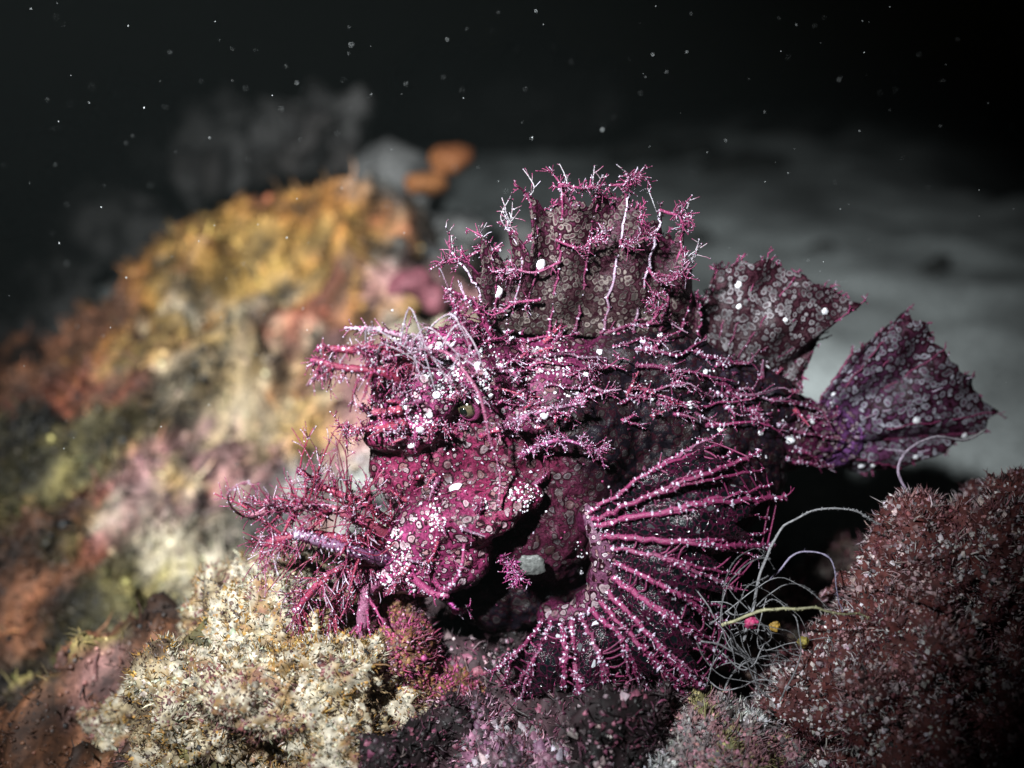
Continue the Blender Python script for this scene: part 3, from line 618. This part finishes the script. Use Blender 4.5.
for pts in FR:
    q = spline([(*p_, 0) for p_ in pts], 30)[:, :2]
    for a_, b_ in ((0, 11), (8, 20), (17, 29)):
        a_, b_ = max(0, a_ + int(rr.integers(-3, 3))), min(29, b_ + int(rr.integers(-3, 4))); tilt = rr.normal() * 7; off = rr.normal(size=2) * 4
        FR2.append((q[a_] + off, q[(a_ + b_) // 2] + off + rr.normal(size=2) * 3, q[b_] + off + np.array([0, tilt])))
for k, pts in enumerate(FR2):
    if k % 9 in (1, 4, 6, 7): continue
    b = MB(); q = spline([(*p_, 0) for p_ in pts], 16); lf = rr.uniform(.0008, .0045)
    w = np.array([on_body(a[0], a[1] + 1.5 * math.sin(j * .9 + k), .0006 + lf * (j / 15) ** 1.5, .010)[0] for j, a in enumerate(q)])
    for _ in range(2): w[1:-1] = (w[:-2] + w[1:-1] * 2 + w[2:]) / 4
    frond(b, w, rr.uniform(.0004, .0010), .0002, int(rr.integers(6, 16)), rr.uniform(.0018, .0040), 1 if k % 3 else 2, rr, (MAG if k % 3 else PNK) * rr.uniform(.4, 1.0), 1.0, 0, 3.5)
    b.build('skin_fringe', M_FRILL, fish, FO)

# snout tentacle, chin barbels and other tassels
def tassel(name, pts, r0, r1, nb, bl, lvl, seed, col=None, droop=0.0, spread=1.0, papil=2.6):
    b = MB(); rr = np.random.default_rng(seed); frond(b, spline(L3(*pts), 26), r0, r1, nb, bl, lvl, rr, col, spread, droop, papil); return b.build(name, M_FRILL, fish, FO)
DPK = np.array([0.22, 0.022, 0.048])
tassel('snout_tentacle', ((425, 372, -.022), (395, 352, -.028), (355, 350, -.032), (318, 348, -.034)), .0020, .0008, 26, .0058, 2, 401, DPK * .8, .25)
tassel('snout_tentacle', ((405, 385, -.026), (380, 372, -.032), (345, 368, -.035), (312, 360, -.036)), .0018, .0007, 20, .0060, 2, 402, DPK * .7, .5)
tassel('snout_tentacle', ((420, 365, -.02), (408, 340, -.024), (380, 330, -.027), (345, 328, -.028)), .0012, .0005, 22, .0040, 1, 403, np.array([.3, .16, .22]))
tassel('snout_tentacle', ((420, 360, -.02), (445, 352, -.03), (478, 392, -.036), (490, 440, -.036), (500, 470, -.034), (498, 505, -.036)), .0007, .0003, 22, .0030, 1, 404, np.array([.22, .07, .12]))
tassel('lip_tassel', ((405, 425, -.03), (375, 428, -.026), (345, 432, -.027)), .0018, .0006, 20, .0050, 2, 405, DPK)
tassel('lip_tassel', ((400, 410, -.03), (372, 412, -.025), (360, 405, -.027)), .0015, .0006, 12, .0045, 1, 406, DPK)
tassel('chin_barbel', ((398, 545, -.024), (360, 520, -.032), (310, 505, -.035), (250, 515, -.035)), 0.00216, .0011, 28, .0095, 2, 407, DPK, 0, 1.1)
tassel('chin_barbel', ((392, 545, -.024), (350, 540, -.033), (300, 535, -.036), (262, 545, -.036)), 0.00192, .0010, 24, .0085, 2, 408, DPK * .9, .3, 1.1)
tassel('chin_barbel', ((400, 530, -.024), (365, 505, -.030), (330, 490, -.032), (298, 470, -.032)), 0.00144, .0008, 21, .0085, 2, 409, DPK * 1.1, -.3)
tassel('chin_barbel', ((396, 560, -.024), (350, 565, -.032), (318, 585, -.035), (295, 612, -.035)), 0.00168, .0008, 28, .0085, 2, 410, DPK, .4)
tassel('chin_barbel', ((392, 568, -.023), (368, 590, -.030), (362, 625, -.032), (356, 662, -.032)), .0028, .0012, 26, .0060, 1, 411, PNK * .75, .4)
tassel('chin_barbel', ((385, 560, -.024), (345, 580, -.029), (335, 610, -.030), (325, 645, -.029)), 0.00108, .0006, 18, .0075, 2, 412, DPK * 1.2, .4)
tassel('chin_barbel', ((260, 520, -.035), (236, 512, -.036), (228, 494, -.05), (246, 482, -.05), (258, 492, -.05)), .0004, .0002, 12, .003, 1, 413, DPK * .7)
tassel('throat_tassel', ((430, 575, -.03), (445, 590, -.04), (460, 572, -.044), (464, 545, -.042)), .0010, .0004, 10, .003, 1, 414, PNK)
tassel('throat_tassel', ((410, 575, -.03), (430, 592, -.038), (448, 596, -.04)), .0016, .0007, 14, .004, 1, 415, PNK * .8)
tassel('throat_tassel', ((500, 555, -.024), (512, 568, -.03), (522, 580, -.034)), .0008, .0004, 22, .0035, 2, 416, np.array([.36, .04, .22]))
tassel('throat_tassel', ((450, 600, -.02), (456, 612, -.026), (470, 608, -.028)), .0012, .0006, 12, .0035, 1, 417, np.array([.5, .09, .34]))
tassel('brow_tassel', ((470, 345, -.02), (462, 322, -.024), (452, 300, -.026)), .0013, .0005, 18, .0045, 2, 418, PNK * .8)
tassel('brow_tassel', ((492, 335, -.015), (474, 305, -.02), (448, 290, -.024)), .0012, .0005, 16, .004, 1, 419, PNK * .9)
tassel('cheek_tassel', ((520, 455, -.02), (560, 440, -.028), (600, 452, -.028)), .0008, .0003, 26, .003, 2, 420, np.array([.24, .06, .17]), 0, 1.0, 5.0)
tassel('cheek_tassel', ((500, 430, -.022), (530, 415, -.03), (585, 402, -.026)), .0009, .0004, 26, .003, 2, 421, np.array([.26, .08, .17]), 0, 1.0, 5.0)

for k in range(8):
    j_ = np.random.default_rng(440 + k).normal(size=10) * 9; x0, z0 = 372 + 8 * k + j_[8], 350 - 10 * math.sin(k * .4) + j_[9]; tassel('veil_filament', ((x0, z0 + 8, -.030), (x0 + 16 + j_[0], z0 - 8 + j_[1], -.033), (x0 + 34 + j_[2], z0 + 6 + j_[3], -.035), (x0 + 40 + j_[4], z0 + 34 + j_[5], -.034)), .0003, .00015, 16, .0036, 1, 440 + k, np.array([.34, .30, .34]) * (.6 + .05 * k), .3, 1.2, 2.5)
tassel('chin_barbel', ((392, 562, -.026), (355, 552, -.036), (318, 540, -.039), (296, 534, -.040)), .0022, .0014, 5, .003, 1, 431, np.array([.12, .025, .09]), 0, 1.0, 9)
for k in range(26):
    rr = np.random.default_rng(460 + k); a = rr.uniform(1.9, 4.4) if k < 16 else rr.uniform(.9, 2.0); cx, cy = (330 + rr.normal() * 28, 520 + rr.normal() * 22); l = rr.uniform(35, 85)
    e = (cx + l * math.cos(a), cy - l * math.sin(a)); m_ = ((cx + e[0]) / 2 + rr.normal() * 8, (cy + e[1]) / 2 + rr.normal() * 8)
    tassel('hair_filament', ((cx, cy, -.034), (*m_, -.036), (*e, -.036 + .004 * rr.normal())), .00028, .00013, 3, .003, 1, 490 + k, DPK * rr.uniform(.4, .9), 0, 1.0, .2)

rr = np.random.default_rng(477)
for k in range(90):
    px, py = ((rr.uniform(368, 560), rr.uniform(335, 440)), (rr.uniform(375, 540), rr.uniform(470, 600)), (rr.uniform(560, 800), rr.uniform(345, 450)))[(k % 5 > 2) + (k % 5 > 3)]
    h = BVH.ray_cast(Vector(CAM), Vector(nrm(ray(px, py))))
    if h[0] is None: continue
    c, n = np.array(h[0]), np.array(h[1]); l = rr.uniform(.003, .008); d = nrm(n * .7 + np.array([(-.8 if px < 440 else .8), 0, .15 if py < 470 else -.2]) + .4 * rr.normal(size=3)); u = np.linspace(0, 1, 9)[:, None]
    b = MB(); frond(b, c + d * l * u + nrm(rr.normal(size=3)) * l * .4 * u ** 2 - n * .0003, rr.uniform(.0004, .0010), .0002, int(rr.integers(4, 12)), l * .4, 2 if k % 3 == 0 else 1, rr, (MAG if k % 2 else DPK) * rr.uniform(.6, 1.2)); b.build('skin_flap', M_FRILL, fish, FO)
for k in range(24):                                       # fine pale wisps standing off the dorsal fin
    t_ = DR[int(rr.integers(0, 10))]; t_ = t_[-1] * .9 + t_[1] * .1; px, py = (float(v[0]) for v in px_of(t_[None])); l = rr.uniform(14, 34)
    tassel('wisp', ((px, py, t_[1]), (px + 4 * rr.normal(), py - l * .4, y0 - .002), (px + 9 * rr.normal(), py - l, y0 - .003 + .003 * rr.normal())), .00022, .00012, 4, .0028, 1, 520 + k, np.array([.42, .42, .44]), 0, 1.0, 1.0)

# eye under its brow
m_eye, nt, bs = new_mat('eye_iris')
g_ = vor(nt, obj_coord(nt), 900); nt.links.new(mix(nt, ramp(nt, g_.outputs['Distance'], [(0.1, 0.0), (0.5, 1.0)]), (0.035, 0.04, 0.025), (0.075, 0.06, 0.035)), bs.inputs['Base Color']); bs.inputs['Roughness'].default_value = 0.15
m_pup, nt, bs = new_mat('eye_pupil'); bs.inputs['Base Color'].default_value = (0.004, 0.006, 0.005, 1); bs.inputs['Roughness'].default_value = 0.06
ec, en = on_body(468, 408)
eye = link('eye', make_mesh('eye', ICO3[0] * 0.0034 + ec - en * 0.0006, ICO3[1], None, FO), m_eye, fish)
fwd = nrm(en + np.array([-.35, -.6, .1])); pc_ = ec - en * 0.0006 + fwd * 0.0022
link('pupil', make_mesh('pupil', ICO2[0] * 0.0017 + pc_, ICO2[1], None, FO), m_pup, eye)
b = MB(); ang = np.linspace(0, 2 * math.pi, 28); a1 = nrm(np.cross(fwd, [0, 0, 1])); a2 = np.cross(a1, fwd)
b.tube(ec - en * .0004 + fwd * .0006 + .0036 * (np.cos(ang)[:, None] * a1 + np.sin(ang)[:, None] * a2), .0010, MAG, MAG, 7, False, .2, r)
b.build('eyelid', M_FRILL, eye, FO)

# lips, ridges of pale speckles that also paint highlights, white spots
m_wht, nt, bs = new_mat('white_spot'); bs.inputs['Roughness'].default_value = 0.5
n_ = noi(nt, obj_coord(nt), 1500); nt.links.new(ramp(nt, n_, [(0.35, (0.5, 0.5, 0.55)), (0.6, (0.85, 0.86, 0.88))]), bs.inputs['Base Color']); bump(nt, bs, n_, .4, .0003)
SPT = [(456, 488, 8.5), (476, 402, 5), (490, 396, 5), (465, 392, 6), (500, 368, 6), (516, 377, 7), (478, 366, 5), (528, 410, 5), (545, 415, 6), (437, 395, 5), (540, 265, 8), (497, 292, 8), (652, 397, 5), (690, 405, 5), (720, 430, 4),
       (600, 352, 4), (640, 350, 4), (575, 335, 4), (760, 432, 5), (790, 440, 6), (812, 420, 5), (545, 330, 4), (420, 430, 6), (405, 405, 6), (412, 445, 5), (430, 415, 4), (705, 372, 4), (560, 362, 4), (585, 375, 4), (735, 398, 4), (480, 350, 4), (660, 335, 4)]
def spot_mesh(c, n, rad, seed):
    rr = np.random.default_rng(seed); Vv = ICO2[0] * np.array([1, 1, .38]); Vv = Vv * (1 + .16 * rr.normal(size=(len(Vv), 1)))
    a = nrm(np.cross(n, [.3, .2, .9])); bb = np.cross(n, a); return c + rad * (Vv[:, :1] * a + Vv[:, 1:2] * bb + Vv[:, 2:] * n)
FINBVH = BVHTree.FromPolygons(np.vstack([dV, sdV, tfV]).tolist(), np.vstack([dF, sdF + len(dV), tfF + len(dV) + len(sdV)]).tolist())
for k, (px, py, rp) in enumerate(SPT):
    d = Vector(nrm(ray(px, py))); h = FINBVH.ray_cast(Vector(CAM), d) if py < 320 else BVH.ray_cast(Vector(CAM), d)
    if h[0] is None: continue
    n = np.array(h[1]); n = n if n @ np.array(d) < 0 else -n
    link('white_spot', make_mesh('white_spot', spot_mesh(np.array(h[0]) + n * .0003, n, rp * S * .8, 500 + k), ICO2[1], None, FO), m_wht, fish)
for k in range(12):                                       # pale spots on tail and soft dorsal
    V_ = sdV if k % 2 else tfV; Nn = np.array([.0, -1, 0]); c = V_[rng.integers(0, len(V_))] + Nn * .0006
    link('white_spot', make_mesh('white_spot', spot_mesh(c, Nn, S * rng.uniform(2, 4), 600 + k), ICO2[1], None, FO), m_wht, fish)
def ridge(name, pts, n, seed, wpx=10, size=.00045):
    b = MB(); rr = np.random.default_rng(seed); q = spline([(*p_, 0) for p_ in pts], 200)
    for k in range(n):
        a = q[rr.integers(0, 200)]; c, nn = on_body(a[0] + rr.normal() * wpx * .5, a[1] + rr.normal() * wpx * .5, 0, .01)
        if noise(c[None], 260, 91)[0] < .12: continue
        col = np.array([.78, .76, .82]) * rr.uniform(.6, 1.1) if rr.random() < .7 else PNK
        b.scatter(c[None], (nn + rr.normal(size=3) * .4)[None], size * rr.uniform(.6, 1.6), col[None], ICO1, rr, rr.uniform(.8, 1.5))
    b.build(name, M_FRILL, fish, FO)['kind'] = 'stuff'
ridge('pale_ridge', ((378, 545), (430, 522), (480, 498), (535, 492)), 780, 701, 18, .00032)
ridge('pale_ridge', ((385, 560), (392, 585), (396, 600)), 600, 702, 28, .00032)
ridge('pale_ridge', ((385, 420), (410, 425), (440, 440)), 480, 703, 20, .00032)
ridge('pale_ridge', ((460, 392), (490, 378), (530, 372)), 450, 704, 18, .00032)
ridge('pale_ridge', ((370, 355), (400, 345), (440, 360), (452, 400)), 660, 705, 23, .00032)
ridge('pale_ridge', ((590, 515), (600, 545), (605, 575)), 600, 706, 26, .00032)
ridge('pale_ridge', ((480, 335), (560, 328), (640, 330)), 660, 707, 20, .00032)

ridge('pale_ridge', ((440, 380), (490, 352), (560, 345)), 420, 711, 34, .00030)
ridge('pale_ridge', ((480, 400), (530, 385), (580, 372)), 300, 712, 30, .00032)
ridge('pale_ridge', ((640, 380), (720, 400), (810, 430)), 260, 713, 50, .00030)
# small papillae over the skin
b = MB(); rr = np.random.default_rng(801); NP = 15000
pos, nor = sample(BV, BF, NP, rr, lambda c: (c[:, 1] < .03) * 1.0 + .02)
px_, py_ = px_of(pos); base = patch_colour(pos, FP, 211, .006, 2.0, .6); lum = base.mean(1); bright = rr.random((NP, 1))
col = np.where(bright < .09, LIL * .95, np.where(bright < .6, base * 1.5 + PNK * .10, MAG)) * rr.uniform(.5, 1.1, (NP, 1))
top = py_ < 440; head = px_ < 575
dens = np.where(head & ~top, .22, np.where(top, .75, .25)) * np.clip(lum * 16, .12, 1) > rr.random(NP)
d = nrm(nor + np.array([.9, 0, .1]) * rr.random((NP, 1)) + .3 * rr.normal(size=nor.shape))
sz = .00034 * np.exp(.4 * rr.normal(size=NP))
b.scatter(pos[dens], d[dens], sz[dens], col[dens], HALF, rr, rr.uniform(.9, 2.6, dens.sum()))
b.build('papillae', M_FRILL, fish, FO)['kind'] = 'stuff'

# ------------------------------------------------------------------ wiry growth between the fan and the coral lump
HB = P(770, 690, -.03)
tuft = empty('hydroid_tuft', HB); tag(tuft, 'tangle of pale wiry tendrils between pectoral fin and red coral lump', 'hydroid')
STR = [((745, 640), (765, 560), (800, 515), (850, 510), (880, 525), 2.3), ((770, 580), (800, 552), (830, 558), (838, 590), (842, 610), 1.6), ((722, 625), (760, 612), (800, 608), (840, 612), (870, 618), 2.4), ((715, 600), (740, 615), (775, 590), (800, 585), (820, 600), 1.3),
       ((720, 650), (745, 670), (765, 640), (760, 625), (750, 640), 1.2), ((700, 640), (740, 655), (760, 690), (775, 700), (780, 730), 1.2), ((725, 590), (735, 640), (760, 665), (790, 660), (820, 660), 1.1), ((760, 700), (750, 660), (735, 620), (745, 590), (768, 575), 1.1),
       ((690, 655), (720, 690), (760, 680), (800, 690), (820, 720), 1.2), ((745, 600), (775, 640), (800, 655), (830, 640), (850, 640), 1.0), ((780, 700), (800, 660), (795, 620), (775, 600), (760, 605), 1.0), ((710, 670), (730, 640), (750, 630), (790, 640), (810, 670), 1.1),
       ((720, 700), (735, 670), (770, 655), (800, 670), (810, 690), 1.3), ((735, 655), (720, 620), (730, 580), (755, 560), (770, 560), .9)]
for q in range(16):
    j_ = np.random.default_rng(560 + q); a_ = STR[int(j_.integers(3, 14))]; STR.append(tuple((x + 16 * j_.normal(), z + 14 * j_.normal()) for x, z in a_[:5]) + (j_.uniform(.5, .9),))
for k, s_ in enumerate(STR):
    b = MB(); yy = -.036 + .010 * math.sin(k * 2.3); p = spline([P(a, c, yy + .004 * math.sin(j + k)) for j, (a, c) in enumerate(s_[:5])], 40)
    g = rng.uniform(.55, 1.0); c0 = np.array([.42, .42, .44]) * g; c0 = np.array([.5, .48, .28]) if k == 2 else (np.array([.36, .32, .46]) if k == 1 else c0)
    p = p + .0003 * np.stack([noise(p, 220, 5), noise(p, 220, 6), noise(p, 220, 7)], 1) * 2; c0 = c0 * .8; b.tube(p, s_[5] * S * np.linspace(.75, .28, 40), c0, c0 * .7, 6, bump=.2, rng=rng); n = 90; i = rng.integers(0, 40, n)
    dh = nrm(rng.normal(size=(22, 3))); ih = rng.integers(0, 40, 22); b.scatter(p[ih], dh, .0010, np.tile(c0 * .7, (22, 1)), HAIR, rng, rng.uniform(.3, 1.6, 22))
    dd = nrm(rng.normal(size=(n, 3))); b.scatter(p[i] + dd * s_[5] * S * .6, dd, s_[5] * S * rng.uniform(.2, .5, n), c0 * rng.uniform(.7, 1.5, (n, 1)), OCT, rng)
    b.build('strand', M_THREAD, tuft, HB)
def bud(label, px, py, y, rad, col, cat='sea squirt'):
    V_, F_ = ICO3; V_ = V_ * np.array([1, .9, 1.15]) if cat != 'shell' else V_ * np.array([1.1, .3, .8]); V_ = V_ * (1 + .28 * fbm(V_, 1.6, 4, int(px)))[:, None]; V_ = V_ * (rad * S); c = P(px, py, y)
    o = link('sea_squirt', make_mesh('sea_squirt', V_, F_, np.tile(np.array(col), (len(V_), 1)) * (1 + .3 * fbm(V_, 900, 2, 4))[:, None]), M_GROWTH, None, c); tag(o, label, cat)
bud('small bright pink round sea squirt among the wiry tendrils', 751, 622, -.044, 6, (.5, .05, .16))
bud('small golden yellow sea squirt next to the pink one', 775, 626, -.04, 5, (.4, .24, .04))
bud('tiny yellow green sea squirt low in the wiry tendrils', 803, 642, -.04, 5, (.34, .28, .06))
bud('flat grey shell scrap stuck behind the throat of the fish', 532, 566, -.028, 13, (.10, .105, .10), 'shell')
b = MB(); p = spline([P(906, 490, -.012), P(898, 470, -.01), P(908, 450, -.006), P(935, 437, -.002), P(965, 440, .002), P(985, 430, .004)], 40); b.tube(p, 1.6 * S, (.4, .3, .42), (.3, .3, .3), 7, bump=.15, rng=rng)
o = b.build('tendril', M_THREAD, None, p[0]); tag(o, 'single mauve tendril curving up from coral lump across the tail fin', 'hydroid')

# ------------------------------------------------------------------ drifting particles
b = MB(); rr = np.random.default_rng(901); n = 360; V_ = []
for k in range(n):
    px = rr.uniform(0, 1024); py = rr.uniform(0, 460) ** 1.0 if rr.random() < .8 else rr.uniform(0, 768); y = rr.uniform(-.05, .16)
    h = P(px, py, y); s_ = 10 ** rr.uniform(-4.25, -3.72)
    b.scatter(h[None], rr.normal(size=(1, 3)), s_, np.array([[.7, .74, .74]]) * rr.uniform(.5, 1), ICO1, rr, rr.uniform(.6, 2.2))
tag(b.build('marine_snow', M_THREAD), 'pale specks of marine snow drifting in the water', 'particles', kind='stuff')

# ------------------------------------------------------------------ the water itself, faintly cloudy
m_w, nt, bs = new_mat('cloudy_water'); nt.nodes.remove(bs)
pv = nd(nt, 'ShaderNodeVolumePrincipled'); pv.inputs['Color'].default_value = (.75, .9, .88, 1); pv.inputs['Density'].default_value = 0.026; pv.inputs['Anisotropy'].default_value = 0.2
nt.links.new(pv.outputs[0], nt.nodes['Material Output'].inputs['Volume'])
bm = bmesh.new(); bmesh.ops.create_cube(bm, size=1.0); me = bpy.data.meshes.new('haze'); bm.to_mesh(me); bm.free()
o = link('haze', me, m_w); o.scale = (84, 70, 3.0); o.location = (0, 12, 0.2); tag(o, 'faintly cloudy dark sea water round the reef', 'water', kind='stuff')
SC.cycles.volume_bounces = 0; SC.cycles.volume_step_rate = 4
